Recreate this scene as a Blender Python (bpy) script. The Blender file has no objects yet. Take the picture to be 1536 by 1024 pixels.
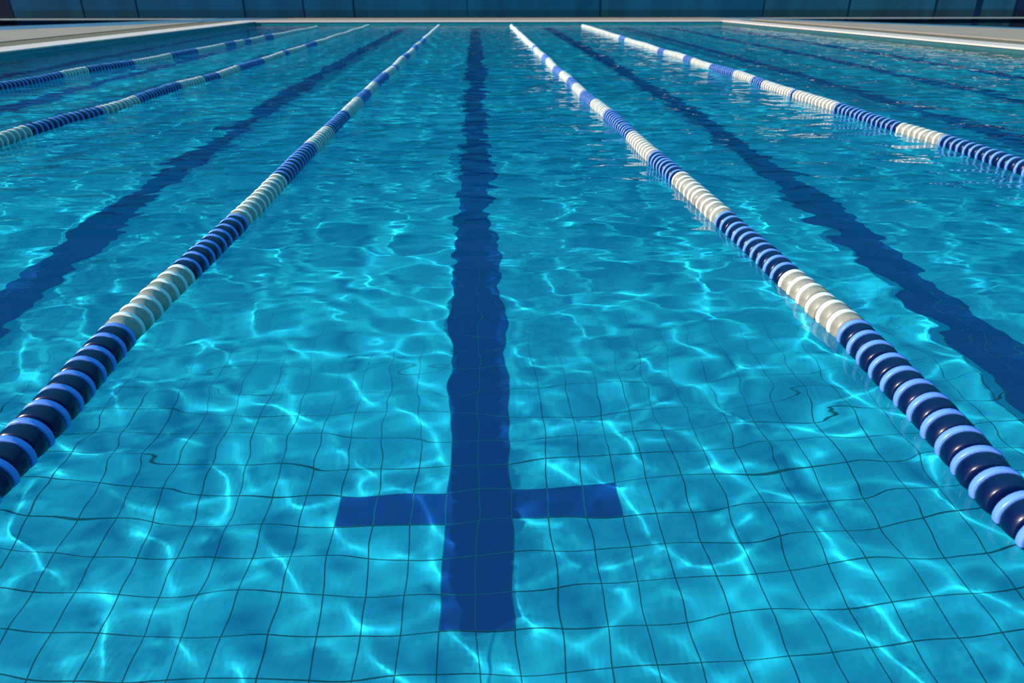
import bpy, bmesh, math, random
import numpy as np
from mathutils import Vector, Matrix
random.seed(7)
scn = bpy.context.scene
C = scn.collection

# ---------------------------------------------------------------- materials
def lin(c):
    return tuple((v/255/12.92) if v/255 <= .04045 else ((v/255+.055)/1.055)**2.4 for v in c) + (1,)

def mat(name, col, rough=.5, spec=.5, noise=0, scale=3.0, metal=0, stretch=(1, 1, 1), coat=0, bump=0):
    m = bpy.data.materials.new(name); m.use_nodes = True
    nt = m.node_tree; b = nt.nodes['Principled BSDF']
    b.inputs['Roughness'].default_value = rough
    b.inputs['Specular IOR Level'].default_value = spec
    b.inputs['Metallic'].default_value = metal
    b.inputs['Coat Weight'].default_value = coat
    base = col if len(col) == 4 else lin(col)
    b.inputs['Base Color'].default_value = base
    if noise or bump:
        tc = nt.nodes.new('ShaderNodeTexCoord'); mp = nt.nodes.new('ShaderNodeMapping')
        mp.inputs['Scale'].default_value = stretch
        n = nt.nodes.new('ShaderNodeTexNoise'); n.inputs['Scale'].default_value = scale
        n.inputs['Detail'].default_value = 5
        nt.links.new(tc.outputs['Object'], mp.inputs[0]); nt.links.new(mp.outputs[0], n.inputs['Vector'])
        if noise:
            r = nt.nodes.new('ShaderNodeMapRange')
            r.inputs['From Min'].default_value = .3; r.inputs['From Max'].default_value = .7
            r.inputs['To Min'].default_value = 1-noise; r.inputs['To Max'].default_value = 1+noise
            mx = nt.nodes.new('ShaderNodeMix'); mx.data_type = 'RGBA'; mx.blend_type = 'MULTIPLY'
            mx.inputs['Factor'].default_value = 1
            mx.inputs['A'].default_value = base
            nt.links.new(n.outputs['Fac'], r.inputs['Value'])
            nt.links.new(r.outputs[0], mx.inputs['B'])
            nt.links.new(mx.outputs['Result'], b.inputs['Base Color'])
        if bump:
            bp = nt.nodes.new('ShaderNodeBump'); bp.inputs['Strength'].default_value = bump
            bp.inputs['Distance'].default_value = .01
            nt.links.new(n.outputs['Fac'], bp.inputs['Height']); nt.links.new(bp.outputs[0], b.inputs['Normal'])
    return m

TX, TY = .136, .153            # tile size
T0 = 1.571                     # where the lane line ends
def tiled(name, col, grout, gw=.0045, var=.06, axes=(0, 1), pitch=(TX, TY), off=(0, T0), rough=.35, fade=None):
    """tiles with grout lines on a rectangular pitch in object space"""
    m = bpy.data.materials.new(name); m.use_nodes = True
    nt = m.node_tree; N = nt.nodes; L = nt.links; b = N['Principled BSDF']
    b.inputs['Roughness'].default_value = rough
    tc = N.new('ShaderNodeTexCoord'); sp = N.new('ShaderNodeSeparateXYZ'); L.new(tc.outputs['Object'], sp.inputs[0])
    masks = []; cells = []
    for k in range(2):
        s = N.new('ShaderNodeMath'); s.operation = 'SUBTRACT'; s.inputs[1].default_value = off[k]
        L.new(sp.outputs[axes[k]], s.inputs[0])
        d = N.new('ShaderNodeMath'); d.operation = 'DIVIDE'; d.inputs[1].default_value = pitch[k]; L.new(s.outputs[0], d.inputs[0])
        fl = N.new('ShaderNodeMath'); fl.operation = 'FLOOR'; L.new(d.outputs[0], fl.inputs[0]); cells.append(fl)
        a = N.new('ShaderNodeMath'); a.operation = 'PINGPONG'; a.inputs[1].default_value = .5; L.new(d.outputs[0], a.inputs[0])
        c = N.new('ShaderNodeMath'); c.operation = 'LESS_THAN'; c.inputs[1].default_value = gw/pitch[k]*.5; L.new(a.outputs[0], c.inputs[0])
        masks.append(c)
    mx = N.new('ShaderNodeMath'); mx.operation = 'MAXIMUM'; L.new(masks[0].outputs[0], mx.inputs[0]); L.new(masks[1].outputs[0], mx.inputs[1])
    cv = N.new('ShaderNodeCombineXYZ'); L.new(cells[0].outputs[0], cv.inputs[0]); L.new(cells[1].outputs[0], cv.inputs[1])
    wn = N.new('ShaderNodeTexWhiteNoise'); L.new(cv.outputs[0], wn.inputs['Vector'])
    r = N.new('ShaderNodeMapRange'); r.inputs['To Min'].default_value = 1-var; r.inputs['To Max'].default_value = 1+var
    L.new(wn.outputs['Value'], r.inputs['Value'])
    t = N.new('ShaderNodeMix'); t.data_type = 'RGBA'; t.blend_type = 'MULTIPLY'; t.inputs['Factor'].default_value = 1
    t.inputs['A'].default_value = col; L.new(r.outputs[0], t.inputs['B'])
    o = N.new('ShaderNodeMix'); o.data_type = 'RGBA'; o.inputs['B'].default_value = grout
    fac = mx
    if fade:      # grout colour blends into the tile further down the pool, unevenly by noise
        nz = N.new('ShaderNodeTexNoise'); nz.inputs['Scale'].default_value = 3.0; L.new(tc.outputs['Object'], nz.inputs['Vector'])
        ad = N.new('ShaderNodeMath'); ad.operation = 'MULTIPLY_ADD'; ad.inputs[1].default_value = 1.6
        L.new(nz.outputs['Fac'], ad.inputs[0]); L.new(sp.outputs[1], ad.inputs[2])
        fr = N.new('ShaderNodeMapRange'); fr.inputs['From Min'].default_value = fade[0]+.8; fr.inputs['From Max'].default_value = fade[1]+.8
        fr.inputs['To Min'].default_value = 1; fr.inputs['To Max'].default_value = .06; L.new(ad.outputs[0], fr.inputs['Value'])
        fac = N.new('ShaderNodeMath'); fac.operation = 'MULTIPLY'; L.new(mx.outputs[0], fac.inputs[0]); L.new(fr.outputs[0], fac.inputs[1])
    L.new(fac.outputs[0], o.inputs['Factor']); L.new(t.outputs['Result'], o.inputs['A'])
    L.new(o.outputs['Result'], b.inputs['Base Color'])
    return m

M = {}
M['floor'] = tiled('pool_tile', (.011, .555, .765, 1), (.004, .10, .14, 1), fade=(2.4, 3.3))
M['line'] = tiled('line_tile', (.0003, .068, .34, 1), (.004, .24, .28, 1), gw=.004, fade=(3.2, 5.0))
M['poolwall_x'] = tiled('pool_wall_tile', (.004, .34, .36, 1), (.01, .10, .14, 1), axes=(1, 2), off=(0, 0))
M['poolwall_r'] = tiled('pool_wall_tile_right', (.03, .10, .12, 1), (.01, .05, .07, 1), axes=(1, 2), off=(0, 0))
M['poolwall_y'] = tiled('pool_end_tile', (.004, .26, .30, 1), (.01, .10, .14, 1), axes=(0, 2), off=(0, 0))
M['coping'] = mat('white_coping', (206, 190, 182), .6, noise=.03, scale=2)
M['deck'] = mat('beige_deck', (148, 131, 117), .75, noise=.06, scale=1.2, bump=.1)
M['band'] = mat('olive_band', (106, 94, 70), .75, noise=.08, scale=1.5)
M['blue_band'] = mat('blue_band', (58, 108, 138), .6, noise=.08, scale=1)
M['drain'] = mat('drain_slot', (12, 20, 22), .8)
M['ground'] = mat('dark_ground', (18, 26, 40), .9, noise=.2, scale=1)
M['rail'] = mat('rail_metal', (150, 160, 165), .5)
M['post'] = mat('dark_post', (2, 38, 64), .8, .1)
M['navy'] = mat('navy_plastic', (.0002, .005, .048, 1), .30, .4, coat=.15)
M['lightblue'] = mat('light_blue_plastic', (.12, .28, .85, 1), .35, .5)
M['greige'] = mat('grey_beige_plastic', (.27, .26, .215, 1), .35, .5, noise=.25, scale=25)
M['white'] = mat('white_plastic', (.72, .78, .78, 1), .35, .5)
M['cable'] = mat('steel_cable', (120, 125, 130), .4, metal=.8)
M['block'] = mat('grey_plaster', (120, 120, 120), .8)

# ---------------------------------------------------------------- helpers
def link(name, me, m, parent=None):
    o = bpy.data.objects.new(name, me)
    C.objects.link(o)
    if m is not None: me.materials.append(m)
    if parent is not None: o.parent = parent
    return o

def tag(o, label=None, cat=None, group=None, kind=None):
    if label: o['label'] = label
    if cat: o['category'] = cat
    if group: o['group'] = group
    if kind: o['kind'] = kind
    return o

def mesh(name, verts, faces, smooth=False):
    me = bpy.data.meshes.new(name); me.from_pydata(verts, [], faces); me.update()
    if smooth:
        for p in me.polygons: p.use_smooth = True
    return me

def prism(name, poly, z0, z1, m, parent=None):
    """plan polygon extruded from z0 to z1"""
    n = len(poly)
    a = sum(poly[i][0]*poly[(i+1) % n][1]-poly[(i+1) % n][0]*poly[i][1] for i in range(n))
    if a < 0: poly = poly[::-1]
    v = [(x, y, z0) for x, y in poly]+[(x, y, z1) for x, y in poly]
    f = [tuple(range(n))[::-1], tuple(range(n, 2*n))]+[(i, (i+1) % n, n+(i+1) % n, n+i) for i in range(n)]
    return link(name, mesh(name, v, f), m, parent)

def box(name, x0, x1, y0, y1, z0, z1, m, parent=None):
    return prism(name, [(x0, y0), (x1, y0), (x1, y1), (x0, y1)], z0, z1, m, parent)

# ---------------------------------------------------------------- the pool
D = 1.25; YN, YF = -.45, 27.3; ZD = .11
XL = lambda y: -8.86+.036*(y+.45)
XR = lambda y: 11.50-.090*y
def side(x, off):  # strip edges run parallel to each pool side
    return (lambda y: XL(y)-off) if x < 0 else (lambda y: XR(y)+off)

floor = prism('floor', [(XL(YN)-.1, YN-.1), (XR(YN)+.1, YN-.1), (XR(YF)+.1, YF+.1), (XL(YF)-.1, YF+.1)], -D-.15, -D, M['floor'])
tag(floor, 'bright blue tiled pool floor with dark grout lines under the water', 'pool floor', kind='structure')

# basin walls, thickness .3, outside the water
def strip(name, s, o0, o1, y0, y1, z0, z1, m):
    a = side(s, o0); b = side(s, o1)
    return prism(name, [(a(y0), y0), (b(y0), y0), (b(y1), y1), (a(y1), y1)], z0, z1, m)
w = strip('wall_left', -1, 0, .3, YN, YF, -D-.15, ZD-.03, M['poolwall_x']); tag(w, 'teal tiled pool side wall below the left coping', 'pool wall', kind='structure')
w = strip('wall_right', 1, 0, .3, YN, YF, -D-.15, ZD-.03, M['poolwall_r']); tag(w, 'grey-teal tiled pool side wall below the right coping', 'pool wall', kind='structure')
w = box('wall_far', XL(YF)-.3, XR(YF)+.3, YF, YF+.3, -D-.15, ZD-.03, M['poolwall_y']); tag(w, 'teal tiled end wall of the pool at the far side', 'pool wall', kind='structure')
w = box('wall_near', XL(YN)-.3, XR(YN)+.3, YN-.3, YN, -D-.15, ZD-.03, M['poolwall_y']); tag(w, 'teal tiled end wall of the pool below the camera', 'pool wall', kind='structure')

# copings
c1 = strip('trim_1', -1, -.03, .72, YN-.03, YF, ZD-.03, ZD, M['coping']); tag(c1, 'white stone coping strip along the left pool edge', 'pool coping', kind='structure')
c2 = strip('trim_2', 1, -.03, .72, YN-.03, YF, ZD-.03, ZD, M['coping']); tag(c2, 'white stone coping strip along the right pool edge', 'pool coping', kind='structure')
c3 = box('trim_3', XL(YF)-.72, XR(YF)+.72, YF-.03, YF+.72, ZD-.03, ZD+.002, M['coping']); tag(c3, 'thin white coping line across the far end of the pool', 'pool coping', kind='structure')
c4 = box('trim_4', XL(YN)-.75, XR(YN)+.75, YN-.55, YN+.03, ZD-.03, ZD, M['coping']); tag(c4, 'white coping at the near end of the pool below the camera', 'pool coping', kind='structure')

# decks: band beside the coping, drain slot, wide beige paving, blue outer strip
def diag_cut(s, off):
    """outer deck line: runs obliquely towards the far fence"""
    p0, p1 = ((-14.4, 23.56), (-9.95, 30.9)) if s < 0 else ((16.14, 21.45), (10.75, 30.9))
    dx, dy = p1[0]-p0[0], p1[1]-p0[1]; ln = math.hypot(dx, dy)
    nx, ny = (dy/ln, -dx/ln) if s < 0 else (-dy/ln, dx/ln)
    if s < 0: nx, ny = abs(nx), -abs(ny)
    else: nx, ny = -abs(nx), -abs(ny)
    return [(p0[0]+nx*off, p0[1]+ny*off), (p1[0]+nx*off, p1[1]+ny*off)]
def at_x(line, x):
    (x0, y0), (x1, y1) = line; return y0+(x-x0)*(y1-y0)/(x1-x0)
def at_y(line, y):
    (x0, y0), (x1, y1) = line; return x0+(y-y0)*(x1-x0)/(y1-y0)
for s, nm, sd in ((-1, 'left', 'left'), (1, 'right', 'right')):
    e = .72
    b1 = strip('deck_band', s, e, 1.58, YN-.03, YF+.7, ZD-.06, ZD-.004, M['band'])
    tag(b1, f'narrow olive-beige paving band beside the {sd} white coping', 'paving band', kind='structure')
    d1 = strip('drain_channel', s, 1.58, 1.78, YN-.03, YF-4, ZD-.06, ZD-.03, M['drain'])
    tag(d1, f'thin dark drain slot running along the {sd} pool deck', 'drain', kind='structure')
    inner = diag_cut(s, 2.3 if s < 0 else 1.0); outer = diag_cut(s, 0)
    a = side(s, 1.78); X = s*21.0; yb = -3.0
    poly = [(a(yb), yb), (X, yb), (X, at_x(inner, X)), (at_y(inner, 30.9), 30.9), (a(YF), 30.9), (a(YF), YF)]
    if s < 0 and at_y(inner, 30.9) > a(YF): poly = [(a(yb), yb), (X, yb), (X, at_x(inner, X)), (a(28.5), at_x(inner, a(28.5)))]
    if s > 0 and at_y(inner, 30.9) < a(YF): poly = [(a(yb), yb), (X, yb), (X, at_x(inner, X)), (a(28.5), at_x(inner, a(28.5)))]
    d2 = prism('deck', poly, ZD-.12, ZD, M['deck'])
    tag(d2, f'pale beige paved deck on the {sd} side of the pool', 'pool deck', kind='structure')
    poly = [(X, at_x(inner, X)), (X, at_x(outer, X)), (at_y(outer, 30.9), 30.9), (at_y(inner, 30.9), 30.9)]
    d3 = prism('edge_strip', poly, ZD-.12, ZD+.001, M['blue_band'])
    tag(d3, f'faded blue painted strip on the outer edge of the {sd} deck', 'painted strip', kind='structure')
d4 = box('deck', -9.3, 10.2, YF+.72, 31.0, ZD-.12, ZD-.001, M['deck']); tag(d4, 'pale deck strip between the far coping and the fence', 'pool deck', kind='structure')
d5 = box('deck', -21, 21, -6, YN-.55, ZD-.12, ZD-.002, M['deck']); tag(d5, 'pale deck at the near end of the pool below the camera', 'pool deck', kind='structure')
g = box('ground', -60, 60, -20, 60, -2.0, -1.6, M['ground']); tag(g, 'dark ground beyond the raised deck by the fence', 'ground', kind='structure')

# lane lines: long bar with a cross bar at each end, tile thin slab on the floor
def lane_line(x, y0, y1, label):
    hw, arm, zt = TX, 4*TX, -D+.003
    k = 3*TY
    P = [(x-hw, y0), (x+hw, y0), (x+hw, y0+k), (x+arm, y0+k), (x+arm, y0+k+TY), (x+hw, y0+k+TY),
         (x+hw, y1-k-TY), (x+arm, y1-k-TY), (x+arm, y1-k), (x+hw, y1-k), (x+hw, y1), (x-hw, y1),
         (x-hw, y1-k), (x-arm, y1-k), (x-arm, y1-k-TY), (x-hw, y1-k-TY), (x-hw, y0+k+TY), (x-arm, y0+k+TY), (x-arm, y0+k), (x-hw, y0+k)]
    o = prism('lane_line', [(p[0]-x, p[1]) for p in P], -D-.01, zt, M['line'])
    o.location.x = x
    tag(o, label, 'lane line', 'dark blue lane lines on the pool floor', 'structure')
y1 = 26.0
lane_line(0, T0, y1, 'dark blue tiled lane line down the middle with a cross bar near its end')
lane_line(2.49, T0-.4, y1, 'dark blue lane line right of the middle lane, wavy under the water')
lane_line(-2.50, T0-.4, y1, 'dark blue lane line left of the middle lane, wavy under the water')
lane_line(5.15, T0, y1, 'dark floor line just outside the right outer lane rope')
lane_line(-5.5, T0, y1, 'dark floor line between the two outer left lane ropes')
lane_line(6.75, T0, y1, 'thin dark floor line, second out from the right outer lane rope')
lane_line(8.35, T0, y1, 'faint dark floor line nearest the right pool edge')
lane_line(-7.3, T0, y1, 'faint dark floor line nearest the left pool edge')

# ---------------------------------------------------------------- the water
rng = np.random.default_rng(11)
K = []
for lam, sl, n in ((1.7, .012, 6), (.95, .018, 9), (.55, .032, 14), (.33, .034, 18), (.20, .036, 26), (.12, .036, 30)):
    for i in range(n):
        l = lam*rng.uniform(.75, 1.3); th = rng.normal(math.pi/2, 1.0 if lam > .3 else .7)
        k = 2*math.pi/l; s = sl*math.sqrt(2/n)
        K.append((k*math.cos(th), k*math.sin(th), s/k, rng.uniform(0, 2*math.pi), lam <= .2))
def height(x, y):
    h = np.zeros_like(x); hs = np.zeros_like(x)
    for kx, ky, a, p, short in K:
        w = a*np.sin(kx*x+ky*y+p)
        if short: hs += w
        else: h += w
    h += hs*(.50-.15*np.clip((y-1.5)/3.0, 0, 1))
    # calmer close to the near wall, choppier further down the lanes
    g = np.clip((y-1.0)/5.0, 0, 1)
    env = (.48+.42*g*g*(3-2*g))*(1-.45*np.clip((y-9)/9, 0, 1))
    pat = 1+.25*np.sin(.9*x+.7*y+1.0)*np.sin(.5*y-.6*x+2)
    return h*env*pat
def water():
    ys = [YN]; 
    while ys[-1] < YF:
        y = ys[-1]; ys.append(y+(.022 if y < 6 else .022+.0028*(y-6)))
    ys = np.array(ys); ys[-1] = YF
    xs = [0.]
    while xs[-1] < 11.54:
        x = xs[-1]; xs.append(x+(.022 if x < 3.2 else .022+.012*(x-3.2)))
    xp = np.array(xs); xp[-1] = 11.54
    xn = xp[xp < 8.86]; xn = np.append(xn[:-1], 8.86)
    X = np.concatenate([-xn[::-1], xp[1:]])
    XX, YY = np.meshgrid(X, ys)
    sc = np.where(XX < 0, (-(-8.86+.036*(YY+.45)))/8.86, (11.50-.090*YY)/11.54)
    near = np.clip((np.abs(XX)-5.5)/3.0, 0, 1)
    XX = XX*(1+(sc-1)*near)
    Z = height(XX, YY)
    ny, nx = XX.shape
    co = np.stack([XX, YY, Z], -1).reshape(-1, 3).astype(np.float32)
    idx = np.arange(ny*nx).reshape(ny, nx)
    q = np.stack([idx[:-1, :-1], idx[:-1, 1:], idx[1:, 1:], idx[1:, :-1]], -1).reshape(-1, 4)
    me = bpy.data.meshes.new('water')
    me.vertices.add(len(co)); me.vertices.foreach_set('co', co.ravel())
    me.loops.add(q.size); me.loops.foreach_set('vertex_index', q.ravel().astype(np.int32))
    me.polygons.add(len(q)); me.polygons.foreach_set('loop_start', (np.arange(len(q))*4).astype(np.int32))
    me.polygons.foreach_set('use_smooth', np.ones(len(q), dtype=bool))
    me.update(calc_edges=True); me.validate()
    print('water verts', len(co))
    m = bpy.data.materials.new('pool_water'); m.use_nodes = True
    nt = m.node_tree; nt.nodes.remove(nt.nodes['Principled BSDF'])
    gl = nt.nodes.new('ShaderNodeBsdfGlass'); gl.inputs['IOR'].default_value = 1.33
    gl.inputs['Roughness'].default_value = 0.0; gl.inputs['Color'].default_value = (.93, .985, 1, 1)
    # fine wind ripples, stronger down the pool than in the lee of the near wall
    N = nt.nodes; L = nt.links
    tc = N.new('ShaderNodeTexCoord'); mp = N.new('ShaderNodeMapping'); mp.inputs['Scale'].default_value = (.55, 1, 1)
    nz = N.new('ShaderNodeTexNoise'); nz.inputs['Scale'].default_value = 6; nz.inputs['Detail'].default_value = 1.2
    L.new(tc.outputs['Object'], mp.inputs[0]); L.new(mp.outputs[0], nz.inputs['Vector'])
    sp = N.new('ShaderNodeSeparateXYZ'); L.new(tc.outputs['Object'], sp.inputs[0])
    mr = N.new('ShaderNodeMapRange'); mr.inputs['From Min'].default_value = 1.2; mr.inputs['From Max'].default_value = 5
    mr.inputs['To Min'].default_value = .10; mr.inputs['To Max'].default_value = 1; L.new(sp.outputs[1], mr.inputs['Value'])
    mu = N.new('ShaderNodeMath'); mu.operation = 'MULTIPLY'; L.new(nz.outputs['Fac'], mu.inputs[0]); 
    fr = N.new('ShaderNodeMapRange'); fr.inputs['From Min'].default_value = 6; fr.inputs['From Max'].default_value = 16
    fr.inputs['To Min'].default_value = 1; fr.inputs['To Max'].default_value = .35; L.new(sp.outputs[1], fr.inputs['Value'])
    m2 = N.new('ShaderNodeMath'); m2.operation = 'MULTIPLY'; L.new(mr.outputs[0], m2.inputs[0]); L.new(fr.outputs[0], m2.inputs[1])
    L.new(m2.outputs[0], mu.inputs[1])
    bp = N.new('ShaderNodeBump'); bp.inputs['Distance'].default_value = .024; bp.inputs['Strength'].default_value = 1
    L.new(mu.outputs[0], bp.inputs['Height']); L.new(bp.outputs[0], gl.inputs['Normal'])
    nt.links.new(gl.outputs[0], nt.nodes['Material Output'].inputs['Surface'])
    o = link('water', me, m)
    tag(o, 'clear rippling blue pool water with fine waves', 'water', kind='structure')
    o.cycles.is_caustics_caster = True
    return o
W = water()
for o in bpy.data.objects:
    if o.name.startswith(('floor', 'lane_line', 'wall_')): o.cycles.is_caustics_receiver = True

# ---------------------------------------------------------------- lane ropes
def lathe_y(prof, n=20):
    """profile (y, r) spun about the Y axis"""
    v, f = [], []
    for y, r in prof:
        for i in range(n):
            a = 2*math.pi*i/n; v.append((r*math.cos(a), y, r*math.sin(a)))
    for j in range(len(prof)-1):
        for i in range(n):
            f.append((j*n+i, j*n+(i+1) % n, (j+1)*n+(i+1) % n, (j+1)*n+i))
    return v, f
PITCH = .080
BODY = [(-.054, .016), (-.053, .050), (-.048, .0545), (-.036, .0570), (-.020, .0575), (-.009, .0560), (-.004, .052), (-.003, .040), (.012, .040), (.0135, .016), (-.054, .016)]
RIM = [(-.0035, .040), (-.0040, .0565), (-.0025, .0585), (.0005, .0593), (.0095, .0593), (.0130, .0585), (.0145, .0565), (.0140, .040), (-.0035, .040)]
def disc_meshes(n=28):
    out = {}
    for key, bm_, rm_ in (('blue', 'navy', 'lightblue'), ('white', 'greige', 'white')):
        b = mesh('float_'+key, *lathe_y(BODY, n), smooth=True); b.materials.append(M[bm_])
        r = mesh('rim_'+key, *lathe_y(RIM, n), smooth=True); r.materials.append(M[rm_])
        out[key] = (b, r)
    return out
DM = disc_meshes()
def merged(name, items, n=12):
    """far floats joined: items = (matrix, key)"""
    V, Fc, mi = [], [], []
    mats = [M['navy'], M['lightblue'], M['greige'], M['white']]
    for mt, key in items:
        for prof, k in ((BODY, 0), (RIM, 1)):
            v, f = lathe_y(prof, n); o = len(V)
            V += [tuple(mt @ Vector(p)) for p in v]; Fc += [tuple(i+o for i in q) for q in f]
            mi += [k+(0 if key == 'blue' else 2)]*len(f)
    me = mesh(name, V, Fc, smooth=True)
    for m in mats: me.materials.append(m)
    me.polygons.foreach_set('material_index', mi)
    return me

def lane_rope(pts, breaks, first, yend, label, zc=.018, ystart=.0):
    """pts: (x, y) course of the rope; breaks: where the float colour swaps, from the near end"""
    ys_ = [p[1] for p in pts]; xs_ = [p[0] for p in pts]
    ph = rng.uniform(0, 6, 3)
    fx = lambda y: float(np.interp(y, ys_, xs_))+.008*math.sin(1.9*y+ph[0])
    fz = lambda y: zc+.006*math.sin(2.3*y+ph[1])
    root = bpy.data.objects.new('lane_rope', None); C.objects.link(root)
    root.location = (fx(0), YN, 0)
    tag(root, label, 'lane rope', 'floating lane ropes')
    n = int((yend-ystart)/PITCH); far = []
    # cable from wall to wall
    cv = [(fx(y)-root.location.x, y-YN, fz(min(max(y, 0), 25))) for y in np.arange(YN, YF+.01, .35)]
    V, Fc = [], []
    for i, p in enumerate(cv):
        for k in range(6):
            a = k*math.pi/3; V.append((p[0]+0.0025*math.cos(a), p[1], p[2]+.0025*math.sin(a)))
    for i in range(len(cv)-1):
        for k in range(6): Fc.append((i*6+k, i*6+(k+1) % 6, (i+1)*6+(k+1) % 6, (i+1)*6+k))
    link('cable', mesh('cable', V, Fc, True), M['cable'], root)
    cnt = 0
    for i in range(n):
        y = ystart+i*PITCH
        kidx = sum(1 for b in breaks if y > b)
        key = first if kidx % 2 == 0 else ('white' if first == 'blue' else 'blue')
        dx = (fx(y+.04)-fx(y-.04))/.08; dz = (fz(y+.04)-fz(y-.04))/.08
        yy = y+random.uniform(-.005, .005)*(1.3 if key == 'white' else 1)
        tilt = random.gauss(0, .035 if key == 'blue' else .06)
        mt = Matrix.Translation((fx(yy)-root.location.x, yy-YN, fz(yy)+random.gauss(0, .0012))) @ \
            Matrix.Rotation(-math.atan(dx)+tilt, 4, 'Z') @ Matrix.Rotation(math.atan(dz)+random.gauss(0, .03), 4, 'X')
        if y < start[LK[label]]: continue
        if cnt < 100 and y > vis[LK[label]]:
            f = bpy.data.objects.new('float_disc', DM[key][0]); C.objects.link(f); f.parent = root; f.matrix_local = mt
            r = bpy.data.objects.new('rim_band', DM[key][1]); C.objects.link(r); r.parent = f
            f['label'] = 'navy blue float disc' if key == 'blue' else 'grey-white float disc'
            r['label'] = 'light blue rim' if key == 'blue' else 'white rim'
            cnt += 1
        else: far.append((mt, key))
    o = link('float_discs', merged('float_discs', far), None, root); o['kind'] = 'stuff'
    return root
vis = {'R1': .9, 'L1': 1.26, 'L2': 4.2, 'R2': 3.2, 'L3': 7.5}
start = {'R1': .9, 'L1': 1.26, 'L2': 1.2, 'R2': 1.0, 'L3': 1.3}
LK = {}
R1l = 'blue and white lane rope bounding the middle lane on the right'; LK[R1l] = 'R1'
L1l = 'blue and white lane rope bounding the middle lane on the left'; LK[L1l] = 'L1'
L2l = 'blue and white lane rope second left of the middle lane'; LK[L2l] = 'L2'
R2l = 'blue and white lane rope furthest right, entering at the right edge'; LK[R2l] = 'R2'
L3l = 'blue and white lane rope furthest left, nearest the left coping'; LK[L3l] = 'L3'
lane_rope([(1.20, 0), (1.21, 1.18), (1.245, 1.51), (1.275, 2.05), (1.255, 2.5), (1.25, 5.3), (1.235, 7), (1.21, 9.9), (1.22, 25)],
          [2.07, 2.52, 3.33, 4.12, 4.79, 5.55, 6.61, 7.29, 8.01, 8.73, 9.35, 10.15, 10.89, 12.22, 13.0, 14.72, 15.26], 'blue', 25.6, R1l)
lane_rope([(-1.15, 0), (-1.15, 1.6), (-1.18, 2.1), (-1.19, 3.3), (-1.20, 5), (-1.23, 8.2), (-1.22, 25)],
          [2.12, 2.67, 3.43, 4.17, 5.13, 5.9, 6.65, 7.6, 8.29, 9.04, 10.02, 11.01, 11.21, 12.71, 13.4, 14.66, 15.57, 16.6, 17.77], 'blue', 25.6, L1l)
lane_rope([(-3.65, 0), (-3.65, 5.5), (-3.66, 6.6), (-3.59, 7.4), (-3.6, 9.2), (-3.53, 10.4), (-3.57, 25)],
          [5.99, 7.09, 7.82, 8.96, 9.73, 10.21, 11.12, 12.45, 13.81, 14.12, 15.69, 16.71], 'white', 25.6, L2l)
lane_rope([(3.55, 0), (3.56, 4.3), (3.6, 5.2), (3.57, 6), (3.575, 7.8), (3.62, 9.4), (3.62, 12), (3.65, 25)],
          [5.25, 5.83, 6.91, 7.84, 7.95, 8.88, 9.31, 10.04, 11.09, 12.11, 12.62, 13.93, 14.43, 17.79, 18.6], 'blue', 25.6, R2l)
lane_rope([(-5.8, 0), (-5.75, 9), (-5.68, 10.8), (-5.45, 13), (-5.32, 18.2), (-5.08, 24)],
          [10.38, 11.02, 12.17, 13.46, 14.69, 16.17, 16.8, 17.48, 17.97, 19.03, 19.6], 'blue', 24.6, L3l)

# ---------------------------------------------------------------- the fence behind the pool
YW = 31.0
def fabric(name, up, low):
    m = bpy.data.materials.new(name); m.use_nodes = True
    nt = m.node_tree; N = nt.nodes; L = nt.links; b = N['Principled BSDF']
    b.inputs['Roughness'].default_value = .7; b.inputs['Specular IOR Level'].default_value = .1
    tc = N.new('ShaderNodeTexCoord'); mp = N.new('ShaderNodeMapping'); mp.inputs['Scale'].default_value = (1, 1, .08)
    n = N.new('ShaderNodeTexNoise'); n.inputs['Scale'].default_value = 1.6; n.inputs['Detail'].default_value = 6
    L.new(tc.outputs['Object'], mp.inputs[0]); L.new(mp.outputs[0], n.inputs['Vector'])
    r = N.new('ShaderNodeMapRange'); r.inputs['From Min'].default_value = .3; r.inputs['From Max'].default_value = .7
    r.inputs['To Min'].default_value = .78; r.inputs['To Max'].default_value = 1.22; L.new(n.outputs['Fac'], r.inputs['Value'])
    sp = N.new('ShaderNodeSeparateXYZ'); L.new(tc.outputs['Object'], sp.inputs[0])
    st = N.new('ShaderNodeMapRange'); st.inputs['From Min'].default_value = .36; st.inputs['From Max'].default_value = .44
    L.new(sp.outputs[2], st.inputs['Value'])
    a = N.new('ShaderNodeMix'); a.data_type = 'RGBA'; a.inputs['A'].default_value = low; a.inputs['B'].default_value = up
    L.new(st.outputs[0], a.inputs['Factor'])
    x = N.new('ShaderNodeMix'); x.data_type = 'RGBA'; x.blend_type = 'MULTIPLY'; x.inputs['Factor'].default_value = 1
    L.new(a.outputs['Result'], x.inputs['A']); L.new(r.outputs[0], x.inputs['B']); L.new(x.outputs['Result'], b.inputs['Base Color'])
    return m
seams = [-30, -24, -18.3, -15.55, -13.45, -9.25, -6.9, -4.9, -.35, 5.1, 11.9, 15.5, 19.2, 21.05, 22.65, 30]
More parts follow.
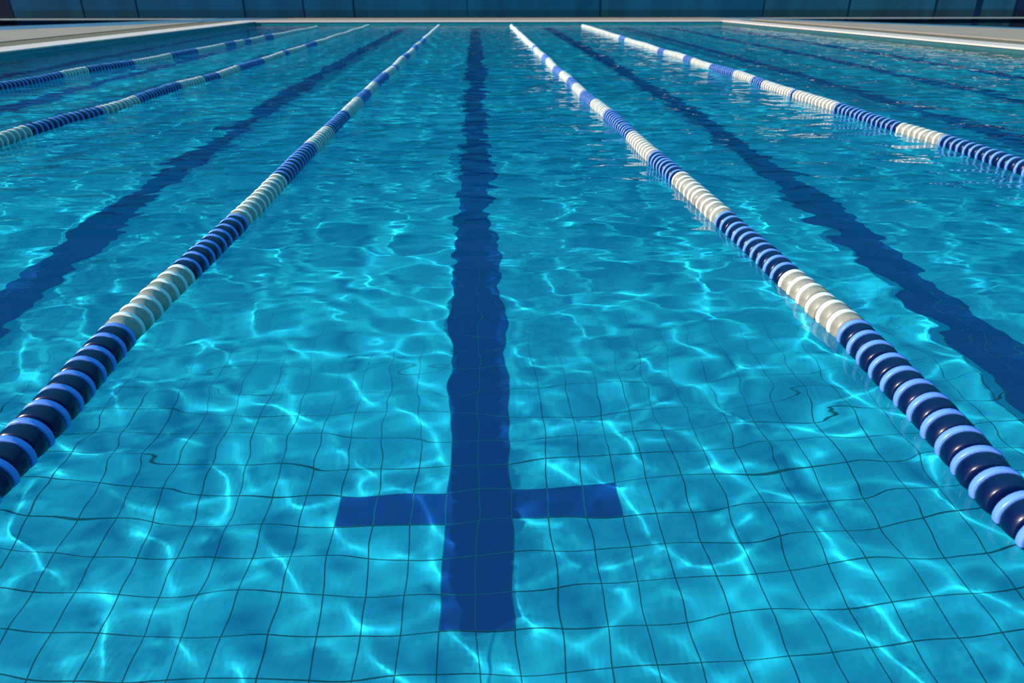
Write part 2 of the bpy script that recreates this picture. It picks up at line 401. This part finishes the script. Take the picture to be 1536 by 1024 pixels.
for i in range(len(seams)-1):
    xm = (seams[i]+seams[i+1])/2
    t = min(max((xm-6)/10, 0), 1)
    up = tuple((1-t)*a+t*b for a, b in zip((.0003, .060, .14), (.012, .085, .15)))+(1,)
    low = tuple((1-t)*a+t*b for a, b in zip((.0003, .038, .075), (.012, .045, .070)))+(1,)
    if seams[i] < -20: up = low = (.001, .008, .03, 1)
    if seams[i] > 22: up = (.004, .02, .06, 1); low = (.006, .012, .03, 1)
    pn = box('fence_panel', seams[i]+.02, seams[i+1]-.02, YW, YW+.05, -1.6, 4.5, fabric('windscreen', up, low))
    place = 'behind the pool end' if abs(xm) < 8 else ('at the left behind the deck' if xm < 0 else 'at the right behind the deck')
    tag(pn, f'dark teal fence windscreen panel {place}', 'fence panel', f'fence windscreen panels {place}', 'structure')
for x in seams[1:-1]:
    wd = .13 if x > 20 and x < 22 else (.035 if x > 12 else .012)
    p = box('fence_post', x-wd, x+wd, YW-.012, YW+.08, -1.6, 4.55, M['post'])
    tag(p, 'narrow dark post between windscreen panels of the far fence', 'fence post', 'posts of the far fence', 'structure')
r = box('fence_rail', -30, -9.6, YW-.12, YW-.06, .055, .105, M['rail']); tag(r, 'thin pale rail low across the fence on the left', 'fence rail', kind='structure')
r = box('fence_rail', 10.4, 30, YW-.12, YW-.06, .055, .105, M['rail']); tag(r, 'thin pale rail low across the fence on the right', 'fence rail', kind='structure')

# ---------------------------------------------------------------- light
EL, AZ = math.radians(24), math.radians(197)      # sun stands to the left of the pool
sd = Vector((math.cos(EL)*math.cos(AZ), math.cos(EL)*math.sin(AZ), math.sin(EL)))
sun = bpy.data.lights.new('sun', 'SUN'); sun.energy = 5.8; sun.angle = math.radians(.6); sun.color = (1, .88, .74)
so = bpy.data.objects.new('sun', sun); C.objects.link(so); so.rotation_euler = sd.to_track_quat('Z', 'Y').to_euler()
so.location = (-10, 5, 8)
sun.cycles.is_caustics_light = True
wd = bpy.data.worlds.new('sky'); scn.world = wd; wd.use_nodes = True
nt = wd.node_tree; bg = nt.nodes['Background']
tc = nt.nodes.new('ShaderNodeTexCoord'); sp = nt.nodes.new('ShaderNodeSeparateXYZ')
nt.links.new(tc.outputs['Generated'], sp.inputs[0])
cr = nt.nodes.new('ShaderNodeValToRGB'); e = cr.color_ramp
e.elements[0].position = 0; e.elements[0].color = (.003, .085, .16, 1)
e.elements[1].position = 1; e.elements[1].color = (.12, .53, .86, 1)
k = e.elements.new(.25); k.color = (.005, .15, .25, 1)
k = e.elements.new(.6); k.color = (.05, .37, .61, 1)
nt.links.new(sp.outputs[2], cr.inputs[0])
nt.links.new(cr.outputs[0], bg.inputs['Color']); bg.inputs['Strength'].default_value = .95

# ---------------------------------------------------------------- camera
f = 1029.; th = math.atan(524/f); psi = math.atan(55*math.cos(th)/f)
cam = bpy.data.cameras.new('camera'); co = bpy.data.objects.new('camera', cam); C.objects.link(co)
cam.sensor_width = 36; cam.lens = 36*f/1536; cam.clip_end = 300; cam.clip_start = .02
co.location = (.025, 0, 1.046)
fw = Vector((math.sin(psi)*math.cos(th), math.cos(psi)*math.cos(th), -math.sin(th)))
co.rotation_euler = fw.to_track_quat('-Z', 'Y').to_euler()
scn.camera = co
cam.dof.use_dof = True; cam.dof.focus_distance = 2.6; cam.dof.aperture_fstop = 4.0

vs = scn.view_settings; vs.view_transform = 'Standard'; vs.look = 'None'; vs.gamma = 1; vs.use_curve_mapping = False
vs.exposure = .34
cy = scn.cycles
cy.use_denoising = True
cy.max_bounces = 8; cy.transmission_bounces = 6; cy.diffuse_bounces = 3; cy.glossy_bounces = 3
cy.caustics_reflective = False; cy.caustics_refractive = True
cy.sample_clamp_indirect = 6
